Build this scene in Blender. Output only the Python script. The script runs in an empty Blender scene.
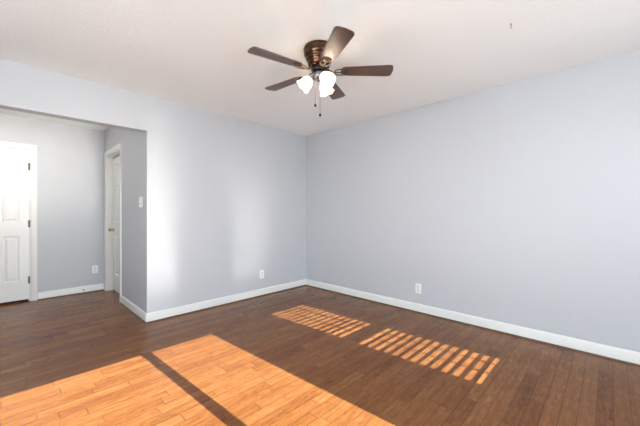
import bpy, bmesh, math, random
from mathutils import Vector, Matrix
random.seed(7)
C = bpy.context.scene.collection
sc = bpy.context.scene
PI = math.pi
R = math.radians

# ---------------------------------------------------------------- camera
F = 300.3
ANG = R(43.9)
cam_d = bpy.data.cameras.new('camera')
cam = bpy.data.objects.new('camera', cam_d)
C.objects.link(cam)
cam.location = (-3.384, -3.575, 1.179)
cam.rotation_euler = (PI / 2, 0, ANG - PI / 2)
cam_d.sensor_width = 36
cam_d.lens = 36 * F / 640
cam_d.clip_start = 0.02
sc.camera = cam

# ---------------------------------------------------------------- light and exposure
sc.view_settings.view_transform = 'Standard'
sc.view_settings.look = 'None'
sc.view_settings.gamma = 1
sc.view_settings.use_curve_mapping = False
sc.view_settings.exposure = 0.04
sc.cycles.max_bounces = 16
sc.cycles.diffuse_bounces = 8
sc.cycles.glossy_bounces = 4
sc.cycles.sample_clamp_indirect = 0
sc.cycles.blur_glossy = 0.0

SKY = 13.0
SUN = 30.5
world = bpy.data.worlds.new('sky')
sc.world = world
world.use_nodes = True
wn = world.node_tree
bg = wn.nodes['Background']
wtc = wn.nodes.new('ShaderNodeTexCoord')
wsep = wn.nodes.new('ShaderNodeSeparateXYZ')
wr = wn.nodes.new('ShaderNodeValToRGB')
wn.links.new(wtc.outputs['Generated'], wsep.inputs[0])
wn.links.new(wsep.outputs['Z'], wr.inputs[0])
wn.links.new(wr.outputs[0], bg.inputs[0])
wr.color_ramp.elements[0].color = (0.92, 1.0, 1.03, 1)
wr.color_ramp.elements[0].position = 0.02
wr.color_ramp.elements[1].color = (0.38, 0.44, 0.50, 1)
wr.color_ramp.elements[1].position = 0.35
bg.inputs[1].default_value = SKY

sun_d = bpy.data.lights.new('sun', 'SUN')
sun = bpy.data.objects.new('sun', sun_d)
C.objects.link(sun)
SD = Vector((-0.060, 1.0, -0.478)).normalized()
sun.rotation_euler = SD.to_track_quat('-Z', 'Y').to_euler()
sun.location = (0, -8, 6)
sun_d.energy = SUN
sun_d.color = (0.98, 0.985, 0.92)
sun_d.angle = R(0.10)


def portal(loc, rot, w, h):
    d = bpy.data.lights.new('daylight_portal', 'AREA')
    o = bpy.data.objects.new('daylight_portal', d)
    C.objects.link(o)
    o.location = loc
    o.rotation_euler = rot
    d.shape = 'RECTANGLE'
    d.size = w
    d.size_y = h
    d.cycles.is_portal = True


# ---------------------------------------------------------------- materials
def mat(name, col, rough=0.5, metal=0.0, spec=0.5, emis=None, estr=0.0):
    m = bpy.data.materials.new(name)
    m.use_nodes = True
    b = m.node_tree.nodes['Principled BSDF']
    b.inputs['Base Color'].default_value = (*col, 1)
    b.inputs['Roughness'].default_value = rough
    b.inputs['Metallic'].default_value = metal
    b.inputs['Specular IOR Level'].default_value = spec
    if emis:
        b.inputs['Emission Color'].default_value = (*emis, 1)
        b.inputs['Emission Strength'].default_value = estr
    return m


class NT:
    def __init__(s, m):
        s.t = m.node_tree
        s.b = s.t.nodes['Principled BSDF']

    def put(s, v, inp):
        if isinstance(v, (int, float)):
            inp.default_value = v
        elif isinstance(v, tuple):
            inp.default_value = v
        else:
            s.t.links.new(v, inp)

    def math(s, op, a, b=0.0, c=None):
        n = s.t.nodes.new('ShaderNodeMath')
        n.operation = op
        s.put(a, n.inputs[0])
        s.put(b, n.inputs[1])
        if c is not None:
            s.put(c, n.inputs[2])
        return n.outputs[0]

    def noise(s, vec, scale, detail=3, rough=0.5, dist=0.0):
        n = s.t.nodes.new('ShaderNodeTexNoise')
        s.put(vec, n.inputs['Vector'])
        n.inputs['Scale'].default_value = scale
        n.inputs['Detail'].default_value = detail
        n.inputs['Roughness'].default_value = rough
        n.inputs['Distortion'].default_value = dist
        return n.outputs[0]

    def white(s, a, b=0.0):
        cx = s.comb(a, b, 0.0)
        n = s.t.nodes.new('ShaderNodeTexWhiteNoise')
        n.noise_dimensions = '3D'
        s.put(cx, n.inputs['Vector'])
        return n.outputs['Value']

    def comb(s, x, y, z):
        n = s.t.nodes.new('ShaderNodeCombineXYZ')
        s.put(x, n.inputs[0]); s.put(y, n.inputs[1]); s.put(z, n.inputs[2])
        return n.outputs[0]

    def pos(s):
        n = s.t.nodes.new('ShaderNodeTexCoord')
        p = s.t.nodes.new('ShaderNodeSeparateXYZ')
        s.t.links.new(n.outputs['Object'], p.inputs[0])
        return n.outputs['Object'], p.outputs[0], p.outputs[1], p.outputs[2]

    def ramp(s, fac, stops):
        n = s.t.nodes.new('ShaderNodeValToRGB')
        s.put(fac, n.inputs[0])
        e = n.color_ramp.elements
        while len(e) < len(stops):
            e.new(0.5)
        for q, (p, c) in zip(e, stops):
            q.position = p
            q.color = (*c, 1) if len(c) == 3 else c
        return n.outputs[0]

    def mix(s, fac, a, b, blend='MIX'):
        n = s.t.nodes.new('ShaderNodeMix')
        n.data_type = 'RGBA'
        n.blend_type = blend
        s.put(fac, n.inputs[0])
        s.put(a, n.inputs[6]); s.put(b, n.inputs[7])
        return n.outputs[2]

    def bump(s, h, strength, dist):
        n = s.t.nodes.new('ShaderNodeBump')
        n.inputs['Strength'].default_value = strength
        n.inputs['Distance'].default_value = dist
        s.put(h, n.inputs['Height'])
        s.t.links.new(n.outputs[0], s.b.inputs['Normal'])


WALL = mat('pale_blue_grey_paint', (0.503, 0.522, 0.555), 0.55, spec=0.35)
n = NT(WALL)
o, x, y, z = n.pos()
n.bump(n.noise(o, 160, 2), 0.12, 0.002)

CEIL = mat('textured_ceiling_paint', (0.85, 0.85, 0.84), 0.9, spec=0.1)
n = NT(CEIL)
o, x, y, z = n.pos()
cn = n.noise(o, 55, 4, 0.65)
n.put(n.mix(cn, (0.83, 0.85, 0.86, 1), (0.91, 0.93, 0.94, 1)), n.b.inputs['Base Color'])
n.bump(cn, 0.5, 0.006)

TRIM = mat('white_semi_gloss_trim', (0.72, 0.725, 0.71), 0.32)
DOORM = mat('white_door_paint', (0.76, 0.765, 0.755), 0.35)
PLATE = mat('white_plastic', (0.82, 0.82, 0.81), 0.3)
SLOT = mat('dark_slot', (0.12, 0.12, 0.12), 0.5)
HINGE = mat('aged_hinge_metal', (0.16, 0.15, 0.14), 0.45, 0.7)
BRASS = mat('brass', (0.50, 0.36, 0.13), 0.28, 1.0)
SHOE = mat('brown_wood_shoe', (0.10, 0.050, 0.028), 0.4)
VINYL = mat('white_vinyl', (0.8, 0.8, 0.8), 0.4)
CONC = mat('pale_bounce_paving', (0.42, 0.40, 0.36), 0.9)
n = NT(CONC)
o, x, y, z = n.pos()
n.put(n.mix(n.noise(o, 6, 5), (0.70, 0.69, 0.67, 1), (0.80, 0.79, 0.77, 1)), n.b.inputs['Base Color'])
GREYP = mat('dull_grey_metal', (0.42, 0.41, 0.40), 0.5, 0.3)
RUBBER = mat('dark_rubber', (0.03, 0.03, 0.03), 0.6)
CORD = mat('blind_cord', (0.7, 0.7, 0.68), 0.8)

# plank floor: boards run along X, 76 mm wide, random lengths
FLOOR = mat('hand_scraped_hardwood', (0.2, 0.1, 0.05), 0.3)
n = NT(FLOOR)
o, x, y, z = n.pos()
PW = 0.0765
yr = n.math('DIVIDE', y, PW)
row = n.math('FLOOR', yr)
fy = n.math('FRACT', yr)
rl = n.white(row, 3.3)
length = n.math('MULTIPLY_ADD', rl, 1.1, 0.95)
off = n.math('MULTIPLY', n.white(row, 8.1), 5.0)
xr = n.math('DIVIDE', n.math('ADD', x, off), length)
# jitter the joints: a board boundary moves by a per-board random share
idx0 = n.math('FLOOR', xr)
fx0 = n.math('FRACT', xr)
cut = n.math('MULTIPLY_ADD', n.white(row, idx0), 0.5, 0.25)
side = n.math('GREATER_THAN', fx0, cut)
bid = n.math('ADD', n.math('MULTIPLY', idx0, 2.0), side)
tone = n.white(row, n.math('ADD', bid, 0.5))
tone2 = n.white(bid, n.math('ADD', row, 71.5))
# edges
ey = n.math('MULTIPLY', n.math('MINIMUM', fy, n.math('SUBTRACT', 1.0, fy)), PW)
d1 = n.math('ABSOLUTE', n.math('SUBTRACT', fx0, cut))
ex = n.math('MULTIPLY', n.math('MINIMUM', d1, n.math('MINIMUM', fx0, n.math('SUBTRACT', 1.0, fx0))), length)
seam_y = n.ramp(ey, [(0.0, (1, 1, 1)), (0.0011, (1, 1, 1)), (0.0022, (0, 0, 0))])
seam_x = n.ramp(ex, [(0.0, (1, 1, 1)), (0.0022, (1, 1, 1)), (0.0038, (0, 0, 0))])
# the seams are tighter in some boards
sx = n.math('MULTIPLY', seam_x, n.math('MULTIPLY_ADD', tone2, 0.7, 0.25))
sy = n.math('MULTIPLY', seam_y, n.math('MULTIPLY_ADD', n.white(row, 5.7), 0.5, 0.35))
seam = n.math('MAXIMUM', sx, sy)
gv = n.comb(n.math('ADD', n.math('MULTIPLY', x, 1.6), n.math('MULTIPLY', tone, 40.0)),
            n.math('ADD', n.math('MULTIPLY', y, 22.0), n.math('MULTIPLY', tone2, 17.0)), 0.0)
grain = n.noise(gv, 2.2, 5, 0.62, 0.9)
fine = n.noise(n.comb(n.math('MULTIPLY', x, 6.0), n.math('MULTIPLY', y, 160.0), tone), 1.6, 3, 0.6)
blot = n.noise(o, 1.3, 3, 0.5)
g = n.math('ADD', n.math('MULTIPLY', grain, 0.70), n.math('ADD', n.math('MULTIPLY', tone, 0.27), n.math('MULTIPLY', fine, 0.22)))
mott = n.noise(n.comb(n.math('MULTIPLY', x, 9.0), n.math('ADD', n.math('MULTIPLY', y, 26.0), n.math('MULTIPLY', tone, 9.0)), tone2), 1.0, 4, 0.65, 1.4)
g = n.math('ADD', g, n.math('MULTIPLY_ADD', blot, 0.2, -0.16))
g = n.math('ADD', g, n.math('MULTIPLY_ADD', mott, 0.80, -0.40))
base = n.ramp(g, [(0.18, (0.078, 0.023, 0.006)), (0.42, (0.152, 0.055, 0.015)), (0.66, (0.205, 0.083, 0.025)), (0.92, (0.290, 0.132, 0.045))])
base = n.mix(n.math('MULTIPLY', tone2, 0.20), base, (0.23, 0.080, 0.030, 1))
base = n.mix(n.math('MULTIPLY', seam, 0.92), base, (0.030, 0.013, 0.008, 1))
n.put(base, n.b.inputs['Base Color'])
n.put(n.math('MULTIPLY_ADD', fine, 0.08, 0.20), n.b.inputs['Roughness'])
n.b.inputs['Specular IOR Level'].default_value = 0.24
n.b.inputs['Specular Tint'].default_value = (1.0, 0.78, 0.62, 1)
h = n.math('SUBTRACT', n.math('ADD', n.math('MULTIPLY', grain, 0.35), n.math('MULTIPLY', fine, 0.12)), n.math('MULTIPLY', seam, 0.8))
n.bump(h, 0.06, 0.002)

# fan materials
BRONZE = mat('oiled_bronze', (0.09, 0.044, 0.026), 0.22, 0.9)
BLACKM = mat('black_metal', (0.012, 0.012, 0.014), 0.3, 0.4)
GUN = mat('gunmetal', (0.22, 0.22, 0.24), 0.28, 1.0)
ANTIQ = mat('antique_brass_bracket', (0.11, 0.082, 0.062), 0.3, 1.0)
BLADE = mat('walnut_blade', (0.11, 0.05, 0.032), 0.30, spec=0.7)
n = NT(BLADE)
o, x, y, z = n.pos()
bgn = n.noise(n.comb(n.math('MULTIPLY', x, 3.0), n.math('MULTIPLY', y, 60.0), 0.0), 1.5, 4, 0.6, 0.6)
n.put(n.ramp(bgn, [(0.25, (0.050, 0.020, 0.012)), (0.75, (0.125, 0.060, 0.038))]), n.b.inputs['Base Color'])
GLASS = mat('lit_alabaster_glass', (0.85, 0.82, 0.76), 0.35, emis=(1.0, 0.86, 0.66), estr=0.9)
n = NT(GLASS)
tr = n.t.nodes.new('ShaderNodeBsdfTransparent')
tr.inputs[0].default_value = (1.0, 0.95, 0.88, 1)
mx = n.t.nodes.new('ShaderNodeMixShader')
mx.inputs[0].default_value = 0.30
n.t.links.new(n.b.outputs[0], mx.inputs[1])
n.t.links.new(tr.outputs[0], mx.inputs[2])
n.t.links.new(mx.outputs[0], n.t.nodes['Material Output'].inputs[0])
o, x, y, z = n.pos()
n.put(n.ramp(n.noise(o, 22, 3, 0.5, 1.0), [(0.3, (1.0, 0.80, 0.58)), (0.75, (1.0, 0.93, 0.82))]), n.b.inputs['Emission Color'])
BULB = mat('lit_bulb', (1, 1, 1), 0.4, emis=(1.0, 0.93, 0.84), estr=110)


# ---------------------------------------------------------------- mesh helpers
def add_box(bm, lo, hi, M=None):
    vs = []
    for zz in (lo[2], hi[2]):
        for xx, yy in ((lo[0], lo[1]), (hi[0], lo[1]), (hi[0], hi[1]), (lo[0], hi[1])):
            v = Vector((xx, yy, zz))
            vs.append(bm.verts.new(M @ v if M else v))
    for f in ((3, 2, 1, 0), (4, 5, 6, 7), (0, 1, 5, 4), (1, 2, 6, 5), (2, 3, 7, 6), (3, 0, 4, 7)):
        bm.faces.new([vs[i] for i in f])


def box(lo, hi, M=None):
    bm = bmesh.new()
    add_box(bm, lo, hi, M)
    return bm


def boxes(lst, M=None):
    bm = bmesh.new()
    for lo, hi in lst:
        add_box(bm, lo, hi, M)
    return bm


def lathe(bm, prof, seg=32, M=None, cap0=True, cap1=True):
    rings = []
    for r, zz in prof:
        ring = []
        for i in range(seg):
            a = 2 * PI * i / seg
            v = Vector((r * math.cos(a), r * math.sin(a), zz))
            ring.append(bm.verts.new(M @ v if M else v))
        rings.append(ring)
    for a, b in zip(rings, rings[1:]):
        for i in range(seg):
            j = (i + 1) % seg
            bm.faces.new((a[i], a[j], b[j], b[i]))
    if cap0:
        bm.faces.new(list(reversed(rings[0])))
    if cap1:
        bm.faces.new(rings[-1])


def tube(bm, pts, r, seg=10, closed=False, M=None):
    pts = [Vector(p) for p in pts]
    N = len(pts)
    rings = []
    for i, p in enumerate(pts):
        if closed:
            t = pts[(i + 1) % N] - pts[i - 1]
        else:
            t = pts[min(i + 1, N - 1)] - pts[max(i - 1, 0)]
        t.normalize()
        up = Vector((0, 0, 1)) if abs(t.z) < 0.9 else Vector((1, 0, 0))
        a = t.cross(up).normalized()
        b = t.cross(a).normalized()
        rr = r[i] if isinstance(r, (list, tuple)) else r
        ring = []
        for k in range(seg):
            th = 2 * PI * k / seg
            v = p + rr * (math.cos(th) * a + math.sin(th) * b)
            ring.append(bm.verts.new(M @ v if M else v))
        rings.append(ring)
    rng = range(N) if closed else range(N - 1)
    for i in rng:
        a, b = rings[i], rings[(i + 1) % N]
        for k in range(seg):
            j = (k + 1) % seg
            bm.faces.new((a[k], a[j], b[j], b[k]))
    if not closed:
        bm.faces.new(list(reversed(rings[0])))
        bm.faces.new(rings[-1])


def obj(name, bm, m, parent=None, smooth=False, bevel=0.0, seg=2):
    bmesh.ops.recalc_face_normals(bm, faces=bm.faces)
    me = bpy.data.meshes.new(name)
    bm.to_mesh(me)
    bm.free()
    me.materials.append(m)
    if smooth:
        for p in me.polygons:
            p.use_smooth = True
        me.set_sharp_from_angle(angle=R(40))
    ob = bpy.data.objects.new(name, me)
    C.objects.link(ob)
    if parent:
        ob.parent = parent
    if bevel:
        md = ob.modifiers.new('bevel', 'BEVEL')
        md.width = bevel
        md.segments = seg
        md.limit_method = 'ANGLE'
        md.angle_limit = R(40)
    return ob


def struct(name, bm, m, label, **k):
    ob = obj(name, bm, m, **k)
    ob['kind'] = 'structure'
    ob['label'] = label
    return ob


def thing(name, label, cat, loc, rz=0, group=None):
    ob = bpy.data.objects.new(name, None)
    ob.empty_display_size = 0.1
    C.objects.link(ob)
    ob.location = loc
    ob.rotation_euler = (0, 0, rz)
    ob['label'] = label
    if cat:
        ob['category'] = cat
    if group:
        ob['group'] = group
    return ob


def sroot(name, label, loc, rz=0):
    ob = thing(name, label, None, loc, rz)
    ob['kind'] = 'structure'
    return ob


# ---------------------------------------------------------------- room shell
H = 2.44
XE = -2.349      # end of the left wall where the opening starts
XW = -5.0        # west wall (left of the camera, out of the frame)
YB = -4.90       # wall behind the camera
YF = 2.013       # far wall of the hall
HEAD = 2.062     # underside of the header over the opening
T = 0.12

struct('floor', box((XW - 0.15, YB - 0.15, -0.12), (0.15, YF + 0.80, 0)), FLOOR,
       'brown hand-scraped hardwood plank floor with sunlit patches')
struct('ceiling', box((XW - 0.15, YB - 0.15, H), (0.15, YF + 0.80, H + 0.12)), CEIL, 'off-white lightly textured ceiling')
struct('wall_left', boxes([((XE, 0, 0), (0, T, H)), ((-4.5, 0, HEAD), (XE, T, H)), ((XW, 0, 0), (-4.5, T, H))]), WALL,
       'pale blue-grey wall with a wide opening on its left')
struct('wall_right', box((0, YB - 0.15, 0), (T, T, H)), WALL, 'long pale blue-grey wall on the right')
# side door opening in the hall: y 1.10..1.93, z 0..2.04
DY0, DY1, DZ = 1.10, 1.925, 2.035
struct('wall_side', boxes([((XE, T, 0), (XE + T, DY0, H)), ((XE, DY1, 0), (XE + T, YF, H)), ((XE, DY0, DZ), (XE + T, DY1, H))]), WALL,
       'short blue-grey hall wall holding the light switch')
# far wall with door opening x -3.78..-3.17, z 0..2.03
FX0, FX1, FZ = -3.785, -3.17, 2.035
struct('wall_far', boxes([((XW, YF, 0), (FX0, YF + T, H)), ((FX1, YF, 0), (XE + T, YF + T, H)), ((FX0, YF, FZ), (FX1, YF + T, H))]), WALL,
       'blue-grey wall at the end of the hall')
# unseen walls added behind the two hall doors to keep skylight out of the gaps
struct('wall_closet_light_block', boxes([((FX0 - 0.1, YF + 0.7, 0), (FX1 + 0.1, YF + 0.76, H)), ((FX0 - 0.16, YF + T, 0), (FX0 - 0.1, YF + 0.76, H)),
                             ((FX1 + 0.1, YF + T, 0), (FX1 + 0.16, YF + 0.76, H))]), WALL, 'unseen closet wall added behind the hall door to block outside light')
struct('wall_side_light_block', boxes([((XE + 0.8, DY0 - 0.16, 0), (XE + 0.86, YF + T, H)), ((XE + T, DY0 - 0.16, 0), (XE + 0.8, DY0 - 0.1, H)),
                                ((XE + T, YF + 0.06, 0), (XE + 0.8, YF + T, H))]), WALL, 'unseen wall added behind the hall side door to block outside light')
# wall behind the camera: glazed door + sidelight, and a blind-covered window
GX0, GX1 = -3.25, -1.70
WX0, WX1, WZ0, WZ1 = -1.05, -0.465, 0.92, 2.105
struct('wall_back', boxes([
    ((XW, YB - 0.15, 0), (GX0, YB, H)), ((GX1, YB - 0.15, 0), (WX0, YB, H)), ((WX1, YB - 0.15, 0), (0, YB, H)),
    ((GX0, YB - 0.15, 2.07), (GX1, YB, H)), ((WX0, YB - 0.15, WZ1), (WX1, YB, H)), ((WX0, YB - 0.15, 0), (WX1, YB, WZ0))]), WALL, 'blue-grey wall behind the viewpoint')
# west wall with a broad unseen window, added to brighten the right wall
VY0, VY1, VZ0, VZ1 = -4.3, -1.6, 0.75, 2.07
struct('wall_west', boxes([
    ((XW - 0.15, YB - 0.15, 0), (XW, VY0, H)), ((XW - 0.15, VY1, 0), (XW, YF + T, H)),
    ((XW - 0.15, VY0, 0), (XW, VY1, VZ0)), ((XW - 0.15, VY0, VZ1), (XW, VY1, H))]), WALL, 'blue-grey wall left of the viewpoint')
struct('ground', box((-30, -40, -0.35), (30, YB - 0.151, -0.13)), CONC, 'paving added outside, made pale to bounce sun onto the ceiling')  # unseen ground, added and kept pale so sun bounces up to the ceiling

portal(((GX0 + GX1) / 2, YB - 0.14, 1.04), (PI / 2, 0, 0), GX1 - GX0, 2.05)
portal(((WX0 + WX1) / 2, YB - 0.14, 1.5), (PI / 2, 0, 0), WX1 - WX0, 1.2)
portal((XW - 0.14, (VY0 + VY1) / 2, 1.41), (PI / 2, 0, -PI / 2), VY1 - VY0, 1.32)


# baseboards: profile extruded along a line; inward normal given
def board(p0, p1, nrm, m0=0, m1=0):
    """baseboard from p0 to p1 (2D), nrm = direction into the room, m0/m1 = mitre growth at the ends"""
    prof = [(0, 0.010), (0.013, 0.010), (0.013, 0.082), (0.010, 0.092), (0.006, 0.097), (0.004, 0.101), (0, 0.101)]
    p0 = Vector(p0); p1 = Vector(p1); nv = Vector(nrm)
    d = (p1 - p0).normalized()
    bm = bmesh.new()
    A, B = [], []
    for t, zz in prof:
        a = p0 + nv * t - d * (t * m0)
        b = p1 + nv * t + d * (t * m1)
        A.append(bm.verts.new((a.x, a.y, zz)))
        B.append(bm.verts.new((b.x, b.y, zz)))
    k = len(prof)
    for i in range(k):
        j = (i + 1) % k
        bm.faces.new((A[i], A[j], B[j], B[i]))
    bm.faces.new(A)
    bm.faces.new(list(reversed(B)))
    return bm


def shoe(p0, p1, nrm, m0=0, m1=0):
    prof = [(0, 0.0), (0.020, 0.0), (0.020, 0.004), (0.016, 0.011), (0.0135, 0.0125), (0, 0.0125)]
    p0 = Vector(p0); p1 = Vector(p1); nv = Vector(nrm)
    d = (p1 - p0).normalized()
    bm = bmesh.new()
    A, B = [], []
    for t, zz in prof:
        a = p0 + nv * t - d * (t * m0)
        b = p1 + nv * t + d * (t * m1)
        A.append(bm.verts.new((a.x, a.y, zz)))
        B.append(bm.verts.new((b.x, b.y, zz)))
    k = len(prof)
    for i in range(k):
        j = (i + 1) % k
        bm.faces.new((A[i], A[j], B[j], B[i]))
    bm.faces.new(A)
    bm.faces.new(list(reversed(B)))
    return bm


runs = [
    ('left', (XE, 0), (0, 0), (0, -1), 1, -1, 'white baseboard along the left wall'),
    ('right', (0, YB), (0, 0), (-1, 0), -1, -1, 'white baseboard along the right wall'),
    ('side', (XE, 0), (XE, DY0 - 0.066), (-1, 0), 1, 0, 'white baseboard under the light switch'),
    ('far', (FX1 + 0.066, YF), (XE, YF), (0, -1), 0, -1, 'white baseboard at the end of the hall'),
    ('west', (XW, YB), (XW, 0), (1, 0), -1, -1, 'white baseboard left of the viewpoint'),
]
for i, (s, a, b, nr, m0, m1, lab) in enumerate(runs):
    struct('baseboard_' + s, board(a, b, nr, m0, m1), TRIM, lab, smooth=True)
    struct('trim_%d' % (i + 1), shoe(a, b, nr, m0, m1), SHOE, lab.replace('white baseboard', 'thin brown wood strip at the floor'), smooth=True)


# ---------------------------------------------------------------- doors
def door_slab(w, h, th, cols, rows):
    """front face at y = 0 looking to -y, x 0..w, z 0..h"""
    bm = bmesh.new()
    xs = sorted({0, w, *[c for p in cols for c in p]})
    zs = sorted({0, h, *[c for p in rows for c in p]})
    nest = [(0, 0), (0.003, 0.005), (0.012, 0.011), (0.024, 0.011), (0.042, 0.003)]

    def quad(x0, z0, x1, z1, d0, X0, Z0, X1, Z1, d1):
        o = [(x0, z0), (x1, z0), (x1, z1), (x0, z1)]
        q = [(X0, Z0), (X1, Z0), (X1, Z1), (X0, Z1)]
        for k in range(4):
            j = (k + 1) % 4
            bm.faces.new([bm.verts.new((o[k][0], d0, o[k][1])), bm.verts.new((o[j][0], d0, o[j][1])),
                          bm.verts.new((q[j][0], d1, q[j][1])), bm.verts.new((q[k][0], d1, q[k][1]))])
    for xa, xb in zip(xs, xs[1:]):
        for za, zb in zip(zs, zs[1:]):
            if (xa, xb) in cols and (za, zb) in rows:
                for (i0, d0), (i1, d1) in zip(nest, nest[1:]):
                    quad(xa + i0, za + i0, xb - i0, zb - i0, d0, xa + i1, za + i1, xb - i1, zb - i1, d1)
                i, d = nest[-1]
                bm.faces.new([bm.verts.new(p) for p in ((xa + i, d, za + i), (xb - i, d, za + i), (xb - i, d, zb - i), (xa + i, d, zb - i))])
            else:
                bm.faces.new([bm.verts.new(p) for p in ((xa, 0, za), (xb, 0, za), (xb, 0, zb), (xa, 0, zb))])
    # sides and back
    for f in (((0, 0, 0), (0, th, 0), (0, th, h), (0, 0, h)), ((w, 0, 0), (w, th, 0), (w, th, h), (w, 0, h)),
              ((0, 0, 0), (w, 0, 0), (w, th, 0), (0, th, 0)), ((0, 0, h), (w, 0, h), (w, th, h), (0, th, h)),
              ((0, th, 0), (w, th, 0), (w, th, h), (0, th, h))):
        bm.faces.new([bm.verts.new(p) for p in f])
    bmesh.ops.remove_doubles(bm, verts=bm.verts, dist=0.00005)
    return bm


def casing(w, h, cw=0.064, th=0.016):
    """three mitred boards around an opening x 0..w, z 0..h, standing out to -y"""
    bm = bmesh.new()
    prof = [(0.004, 0), (0.004, -0.009), (0.012, -0.012), (cw - 0.018, -0.0145), (cw - 0.006, -th), (cw, -th), (cw, 0)]
    loops = []
    for (cx, cz, sx, sz) in ((0, 0, -1, 0), (0, h, -1, 1), (w, h, 1, 1), (w, 0, 1, 0)):
        loops.append([bm.verts.new((cx + sx * t, d, cz + sz * t)) for t, d in prof])
    k = len(prof)
    for a, b in zip(loops, loops[1:]):
        for i in range(k):
            j = (i + 1) % k
            bm.faces.new((a[i], a[j], b[j], b[i]))
    bm.faces.new(loops[0])
    bm.faces.new(list(reversed(loops[-1])))
    return bm


def jamb(w, h, depth, stop_y):
    t = 0.002
    return boxes([((-t, 0, 0), (0.012, depth, h)), ((w - 0.012, 0, 0), (w + t, depth, h)), ((0.012, 0, h - 0.012), (w - 0.012, depth, h + t)),
                  ((0.012, stop_y, 0), (0.022, stop_y + 0.03, h - 0.012)), ((w - 0.022, stop_y, 0), (w - 0.012, stop_y + 0.03, h - 0.012)),
                  ((0.022, stop_y, h - 0.022), (w - 0.022, stop_y + 0.03, h - 0.012))])


def hinge_bm():
    bm = bmesh.new()
    lathe(bm, [(0.004, -0.050), (0.0065, -0.046), (0.0065, 0.046), (0.004, 0.050)], 12)
    add_box(bm, (-0.016, 0.001, -0.045), (0.016, 0.006, 0.045))
    return bm


def knob_bm(rose=0.030):
    bm = bmesh.new()
    M = Matrix.Rotation(PI / 2, 4, 'X')      # z -> -y
    lathe(bm, [(rose, 0), (rose, 0.004), (rose * 0.6, 0.008), (0.011, 0.012), (0.010, 0.032), (0.018, 0.038), (0.026, 0.048),
               (0.027, 0.056), (0.023, 0.064), (0.012, 0.068)], 24, M)
    return bm


# closed white door at the end of the hall (its left part lies outside the frame)
d1 = sroot('door_1', 'white six-panel door at the end of the hall, dark hinges on its right', (FX0, YF, 0))
w1 = FX1 - FX0
obj('door_casing', casing(w1, FZ, cw=0.06), TRIM, d1, smooth=True)
obj('door_jamb', jamb(w1, FZ, 0.12, 0.045), TRIM, d1, bevel=0.001)
sw = w1 - 0.030
slab = obj('door_panel', door_slab(sw, 1.985, 0.035, [(0.095, 0.095 + 0.152), (sw - 0.095 - 0.152, sw - 0.095)],
           [(0.245, 0.845), (1.03, 1.575), (1.71, 1.90)]), DOORM, d1)
slab.location = (0.015, 0.006, 0.030)
for zz in (0.285, 1.035, 1.80):
    hg = obj('hinge', hinge_bm(), HINGE, d1, smooth=True)
    hg['label'] = 'dark metal hinge'
    hg.location = (w1 - 0.013, 0.000, zz)
kb = obj('door_knob', knob_bm(), BRASS, d1, smooth=True)
kb.location = (0.075, 0.006, 0.93)
kb['label'] = 'brass door knob'

# recessed white door in the side wall of the hall: local x runs along -world y, facing -world x
d2 = sroot('door_2', 'white six-panel door set back in the hall side wall, brass knob', (XE, DY1, 0), -PI / 2)
w2 = DY1 - DY0
obj('door_casing', casing(w2, DZ, cw=0.064), TRIM, d2, smooth=True)
obj('door_jamb', jamb(w2, DZ, 0.12, 0.050), TRIM, d2, bevel=0.001)
sw2 = w2 - 0.030
sl2 = obj('door_panel', door_slab(sw2, 2.0, 0.033, [(0.11, 0.345), (sw2 - 0.345, sw2 - 0.11)],
          [(0.245, 0.845), (1.03, 1.575), (1.71, 1.90)]), DOORM, d2)
sl2.location = (0.015, 0.082, 0.012)
kb = obj('door_knob', knob_bm(), BRASS, d2, smooth=True)
kb.location = (0.078, 0.082, 0.925)
kb['label'] = 'brass door knob'


# ---------------------------------------------------------------- windows (behind and beside the viewpoint)
def frame_bm(w, h, t, d0, d1, mull=(), rails=()):
    L = [((0, d0, 0), (t, d1, h)), ((w - t, d0, 0), (w, d1, h)), ((t, d0, 0), (w - t, d1, t)), ((t, d0, h - t), (w - t, d1, h))]
    for a, b in mull:
        L.append(((a, d0, t), (b, d1, h - t)))
    for a, b in rails:
        L.append(((t, d0, a), (w - t, d1, b)))
    return boxes(L)


gd = sroot('door_3', 'glazed white patio door with a sidelight behind the viewpoint', (GX0, YB, 0))
wg = GX1 - GX0
bx0, bx1 = (-2.365 - GX0), (-2.295 - GX0)
obj('door_frame', boxes([((0, -0.15, 0), (-3.185 - GX0, 0, 2.07)), ((-1.755 - GX0, -0.15, 0), (wg, 0, 2.07)),
                         ((-3.185 - GX0, -0.13, 2.03), (-1.755 - GX0, 0, 2.07)), ((-3.185 - GX0, -0.13, 0), (-1.755 - GX0, 0, 0.08)),
                         ((bx0, -0.10, 0.08), (bx1, -0.03, 2.03))]), VINYL, gd)
gh = obj('door_handle', boxes([((bx0 + 0.03, -0.03, 0.92), (bx0 + 0.06, -0.015, 1.12)), ((bx0 + 0.035, -0.015, 0.94), (bx0 + 0.055, 0.03, 0.96)),
                               ((bx0 + 0.035, -0.015, 1.08), (bx0 + 0.055, 0.03, 1.10)), ((bx0 + 0.035, 0.02, 0.94), (bx0 + 0.055, 0.03, 1.10))]), BRASS, gd, bevel=0.003)

w_ = sroot('window_1', 'white sash window behind the viewpoint', (WX0, YB, WZ0))
ww, wh = WX1 - WX0, WZ1 - WZ0
obj('window_frame', frame_bm(ww, wh, 0.045, -0.13, -0.08, rails=((0.566, 0.612),)), VINYL, w_)
sl = obj('window_sill', box((-0.05, 0, -0.035), (ww + 0.05, 0.05, -0.005)), TRIM, w_, bevel=0.004)

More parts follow.
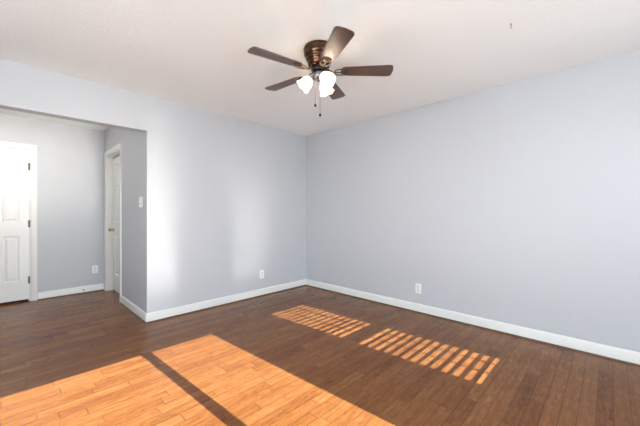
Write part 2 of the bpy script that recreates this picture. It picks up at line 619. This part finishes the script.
w3 = sroot('window_added', 'broad white window added left of the viewpoint to brighten the right wall', (XW, VY1, VZ0), PI / 2 + PI)  # out of view, added for more daylight on the right wall
wl = VY1 - VY0
obj('window_frame', frame_bm(wl, VZ1 - VZ0, 0.05, -0.13, -0.07, mull=((wl / 2 - 0.04, wl / 2 + 0.04),)), VINYL, w3)

bl = thing('window_blind', 'white horizontal slatted blind hanging in the sash window', 'blind', (WX0, YB - 0.045, WZ0))
bm = bmesh.new()
pitch = 0.0383
k = 0
zz = 2.016 - WZ0
tilt = R(11)
while zz > 0.03:
    M = Matrix.Translation((0, 0, zz)) @ Matrix.Rotation(-tilt, 4, 'X')
    add_box(bm, (0.015, -0.025, -0.0015), (ww - 0.015, 0.025, 0.0015), M)
    zz -= pitch
obj('slats', bm, VINYL, bl)
obj('head_rail', box((0.012, -0.028, wh - 0.065), (ww - 0.012, 0.028, wh - 0.002)), VINYL, bl, bevel=0.002)
obj('bottom_rail', box((0.015, -0.025, 0.004), (ww - 0.015, 0.025, 0.022)), VINYL, bl, bevel=0.002)
for xx in (0.235, 0.410):
    obj('ladder_cord', boxes([((xx - 0.009, -0.027, 0.02), (xx + 0.009, -0.0255, wh - 0.05)), ((xx - 0.009, 0.0255, 0.02), (xx + 0.009, 0.027, wh - 0.05))]), CORD, bl)


# ---------------------------------------------------------------- outlets and switch
def outlet(loc, rz, label, w=0.072, h=0.116):
    t = thing('wall_outlet', label, 'outlet', loc, rz, None)
    obj('cover_plate', box((-w / 2, -0.006, -h / 2), (w / 2, 0, h / 2)), PLATE, t, bevel=0.003)
    for s in (-1, 1):
        bm = bmesh.new()
        M = Matrix.Translation((0, -0.006, s * 0.0215)) @ Matrix.Rotation(PI / 2, 4, 'X') @ Matrix.Diagonal((1, 0.82, 1, 1))
        lathe(bm, [(0.0175, 0), (0.0175, 0.002), (0.016, 0.003)], 24, M)
        r_ = obj('socket', bm, PLATE, t, smooth=True)
        obj('slots', boxes([((-0.0095, -0.0096, s * 0.0215 - 0.001), (-0.0050, -0.0088, s * 0.0215 + 0.009)),
                            ((0.0050, -0.0096, s * 0.0215 - 0.001), (0.0095, -0.0088, s * 0.0215 + 0.009)),
                            ((-0.003, -0.0096, s * 0.0215 - 0.010), (0.003, -0.0088, s * 0.0215 - 0.004))]), SLOT, r_)
    bm = bmesh.new()
    lathe(bm, [(0.003, 0), (0.003, 0.0015)], 12, Matrix.Translation((0, -0.006, 0)) @ Matrix.Rotation(PI / 2, 4, 'X'))
    obj('screw', bm, HINGE, t)
    return t


outlet((-0.872, 0, 0.302), 0, 'white wall outlet on the left wall, near the room corner')
outlet((0, -1.942, 0.283), -PI / 2, 'white wall outlet low on the long right wall')
outlet((-2.474, YF, 0.330), 0, 'white wall outlet on the hall end wall, right of the white door')

sw_ = thing('light_switch', 'white double toggle switch plate on the side wall by the opening', 'light switch', (XE, 0.205, 1.30), -PI / 2)
obj('cover_plate', box((-0.058, -0.006, -0.058), (0.058, 0, 0.058)), PLATE, sw_, bevel=0.003)
for s in (-1, 1):
    obj('toggle', box((-0.005, -0.016, -0.002), (0.005, -0.005, 0.012), Matrix.Translation((s * 0.023, 0, 0)) @ Matrix.Rotation(R(-14), 4, 'X')), PLATE, sw_, bevel=0.001)
    obj('toggle_slot', box((s * 0.023 - 0.006, -0.0066, -0.013), (s * 0.023 + 0.006, -0.0058, 0.013)), SLOT, sw_)

ds = thing('door_stop', 'small door stop with dark tip on the hall baseboard', 'door stop', (-2.617, YF - 0.013, 0.058))
M = Matrix.Rotation(PI / 2, 4, 'X')
bm = bmesh.new()
lathe(bm, [(0.012, 0), (0.012, 0.004), (0.006, 0.008), (0.005, 0.05)], 16, M)
obj('rod', bm, PLATE, ds, smooth=True)
bm = bmesh.new()
lathe(bm, [(0.009, 0.048), (0.010, 0.052), (0.010, 0.062), (0.008, 0.066)], 16, M)
obj('rubber_tip', bm, RUBBER, ds, smooth=True)['label'] = 'dark rubber tip'

hk = thing('ceiling_hook', 'small grey metal screw hook in the bare ceiling on the right', 'hook', (-1.057, -3.104, H))
bm = bmesh.new()
pts = [(0, 0, 0), (0, 0, -0.012)] + [(0.009 - 0.009 * math.cos(a), 0, -0.012 - 0.011 * math.sin(a)) for a in [R(20 * q) for q in range(1, 12)]]
tube(bm, pts, 0.0018, 8)
obj('hook_wire', bm, GREYP, hk, smooth=True)
bm = bmesh.new()
lathe(bm, [(0.007, -0.003), (0.007, 0.0)], 16)
obj('collar', bm, GREYP, hk, smooth=True)

# flush lamp in the hall, above the header's sight line
hl = thing('hall_ceiling_light', 'round flush ceiling light in the hall', 'ceiling light', (-3.40, 1.15, H))
bm = bmesh.new()
lathe(bm, [(0.15, -0.02), (0.155, 0)], 32)
obj('lamp_base', bm, PLATE, hl, smooth=True)
bm = bmesh.new()
lathe(bm, [(0.02, -0.085), (0.07, -0.078), (0.11, -0.06), (0.135, -0.035), (0.14, -0.02)], 32)
HALLG = mat('lit_hall_glass', (0.9, 0.88, 0.84), 0.4, emis=(1.0, 0.93, 0.84), estr=44)
obj('lamp_shade', bm, HALLG, hl, smooth=True)

# ---------------------------------------------------------------- ceiling fan
FC = Vector((-1.731, -1.976))
fan = thing('ceiling_fan', 'five-blade walnut and bronze ceiling fan with three lit glass shades', 'ceiling fan', (FC.x, FC.y, H))


def Z(v):
    return v - H


bm = bmesh.new()
lathe(bm, [(0.02, Z(2.287)), (0.062, Z(2.289)), (0.080, Z(2.296)), (0.087, Z(2.308)), (0.089, Z(2.325)), (0.094, Z(2.337)), (0.099, Z(2.343)),
           (0.101, Z(2.350)), (0.100, Z(2.358)), (0.105, Z(2.366)), (0.113, Z(2.376)), (0.117, Z(2.392)), (0.117, Z(2.410)),
           (0.121, Z(2.417)), (0.121, Z(2.428)), (0.116, Z(2.434)), (0.116, 0)], 48)
obj('motor_housing', bm, BRONZE, fan, smooth=True)['label'] = 'brown bronze drum fixed to the ceiling'
bm = bmesh.new()
lathe(bm, [(0.03, Z(2.258)), (0.060, Z(2.259)), (0.064, Z(2.264)), (0.064, Z(2.270)), (0.058, Z(2.272)), (0.058, Z(2.276)), (0.066, Z(2.279)),
           (0.066, Z(2.285)), (0.058, Z(2.2875))], 40)
obj('flywheel', bm, BLACKM, fan, smooth=True)['label'] = 'black ring below the drum'
bm = bmesh.new()
lathe(bm, [(0.012, Z(2.188)), (0.016, Z(2.190)), (0.020, Z(2.196)), (0.036, Z(2.200)), (0.046, Z(2.208)), (0.050, Z(2.222)), (0.051, Z(2.238)), (0.047, Z(2.252)),
           (0.040, Z(2.2585))], 40)
fit = obj('light_fitter', bm, GUN, fan, smooth=True)
fit['label'] = 'gunmetal grey light fitter'

BZ = 2.262
R0, R1 = 0.165, 0.560


def blade_bm():
    # outline in local x (radial) y; widening to the tip with rounded corners
    out = []
    wr_, wt = 0.050, 0.066
    # root: rounded shoulders
    for a in range(0, 91, 15):
        out.append((R0 + 0.040 - 0.040 * math.cos(R(a)), -wr_ + 0.034 - 0.034 * math.sin(R(a))))
    for q in range(1, 8):
        t = q / 8
        out.append((R0 + 0.04 + (R1 - 0.03 - R0 - 0.04) * t, -(wr_ + (wt - wr_) * t ** 0.8)))
    for a in range(0, 91, 15):
        out.append((R1 - 0.030 + 0.030 * math.sin(R(a)) - 0.004, -wt + 0.030 - 0.030 * math.cos(R(a))))
    out.append((R1, 0))
    full = out + [(px, -py) for px, py in reversed(out[:-1])]
    bm = bmesh.new()
    lo = [bm.verts.new((px, py, -0.003)) for px, py in full]
    hi = [bm.verts.new((px, py, 0.003)) for px, py in full]
    bm.faces.new(list(reversed(lo)))
    bm.faces.new(hi)
    k = len(full)
    for i in range(k):
        j = (i + 1) % k
        bm.faces.new((lo[i], lo[j], hi[j], hi[i]))
    return bm


def iron_bm():
    """decorative bracket: arm from the flywheel, scroll loop below the blade root"""
    bm = bmesh.new()
    tube(bm, [(0.052, 0, 0.010), (0.075, 0, 0.008), (0.098, 0, -0.004), (0.118, 0, -0.010)], [0.010, 0.009, 0.007, 0.007], 10)
    N = 28
    ring = []
    for i in range(N):
        a = 2 * PI * i / N
        ring.append((0.168 + 0.052 * math.cos(a), 0.033 * math.sin(a) * (1.0 - 0.25 * math.cos(a)), -0.008))
    tube(bm, ring, 0.0058, 8, closed=True)
    inner = []
    for i in range(20):
        a = 2 * PI * i / 20
        inner.append((0.186 + 0.020 * math.cos(a), 0.016 * math.sin(a), -0.008))
    tube(bm, inner, 0.0045, 8, closed=True)
    tube(bm, [(0.116, 0, -0.009), (0.14, 0, -0.009), (0.168, 0, -0.008)], 0.005, 8)
    for px, py in ((0.186, 0.0), (0.205, 0.024), (0.205, -0.024)):
        lathe(bm, [(0.005, -0.013), (0.007, -0.010), (0.007, -0.003)], 12, Matrix.Translation((px, py, 0)))
    return bm


bmh = None
PITCH = R(-9)
first = None
for k in range(5):
    a = R(-47.6 + 72 * k)
    Mx = Matrix.Translation((0, 0, Z(BZ))) @ Matrix.Rotation(a, 4, 'Z') @ Matrix.Rotation(PITCH, 4, 'X')
    if first is None:
        b_ = obj('blade', blade_bm(), BLADE, fan, smooth=True)
        i_ = obj('blade_bracket', iron_bm(), ANTIQ, b_, smooth=True)
        i_['label'] = 'scrolled metal bracket'
        first = (b_, i_)
    else:
        b_ = first[0].copy(); C.objects.link(b_); b_.parent = fan
        i_ = first[1].copy(); C.objects.link(i_); i_.parent = b_
    b_.matrix_local = Mx

# light kit
SHN = [133.9, 13.9, -106.1]
TILT = R(45)
for k, ad in enumerate(SHN):
    a = R(ad)
    # local frame: z axis points down and outward
    Mo = Matrix.Rotation(a, 4, 'Z') @ Matrix.Translation((0.046, 0, Z(2.226))) @ Matrix.Rotation(PI - TILT, 4, 'Y')
    # after this rotation local +z points (sin, 0, -cos)
    bm = bmesh.new()
    lathe(bm, [(0.011, -0.012), (0.011, 0.010), (0.020, 0.014), (0.0235, 0.020), (0.0235, 0.036), (0.021, 0.038)], 24, Mo)
    so = obj('lamp_socket', bm, GUN, fan, smooth=True)
    bm = bmesh.new()
    NS = 48
    prof = [(0.021, 0.026), (0.027, 0.034), (0.037, 0.046), (0.044, 0.062), (0.047, 0.080), (0.050, 0.096), (0.056, 0.110), (0.0595, 0.117)]
    inn = [(r - 0.003, zc) for r, zc in reversed(prof)]
    rings = []
    for r, zc in prof + inn:
        ring = []
        flare = max(0, (zc - 0.085) / 0.032)
        for i in range(NS):
            t = 2 * PI * i / NS
            s = math.cos(6 * t)
            ring.append(bm.verts.new(Mo @ Vector(((r + 0.002 * flare * s) * math.cos(t), (r + 0.002 * flare * s) * math.sin(t), zc + 0.003 * flare * s))))
        rings.append(ring)
    for p, q in zip(rings, rings[1:]):
        for i in range(NS):
            j = (i + 1) % NS
            bm.faces.new((p[i], p[j], q[j], q[i]))
    sh = obj('lamp_shade', bm, GLASS, fan, smooth=True)
    sh['label'] = 'lit frosted glass bell shade'
    bm = bmesh.new()
    lathe(bm, [(0.011, 0.034), (0.013, 0.045), (0.021, 0.058), (0.026, 0.072), (0.024, 0.086), (0.014, 0.096), (0.004, 0.099)], 20, Mo)
    bb = obj('light_bulb', bm, BULB, sh, smooth=True)
    bb['label'] = 'lit white bulb'

# pull chains: offsets in the camera-facing direction
for (dx, dy, zend) in ((-0.036, 0.007, 1.996), (0.006, -0.003, 1.930)):
    bm = bmesh.new()
    tube(bm, [(dx, dy, Z(2.203)), (dx, dy, Z(zend + 0.012))], 0.0014, 6)
    ch = obj('pull_chain', bm, ANTIQ, fan)
    bm = bmesh.new()
    lathe(bm, [(0.002, Z(zend + 0.014)), (0.005, Z(zend + 0.010)), (0.0085, Z(zend + 0.002)), (0.0088, Z(zend - 0.004)), (0.006, Z(zend - 0.010)), (0.002, Z(zend - 0.012))], 16,
          Matrix.Translation((dx, dy, 0)))
    kn = obj('pull_knob', bm, BLACKM, ch, smooth=True)
    kn['label'] = 'small dark pull knob'
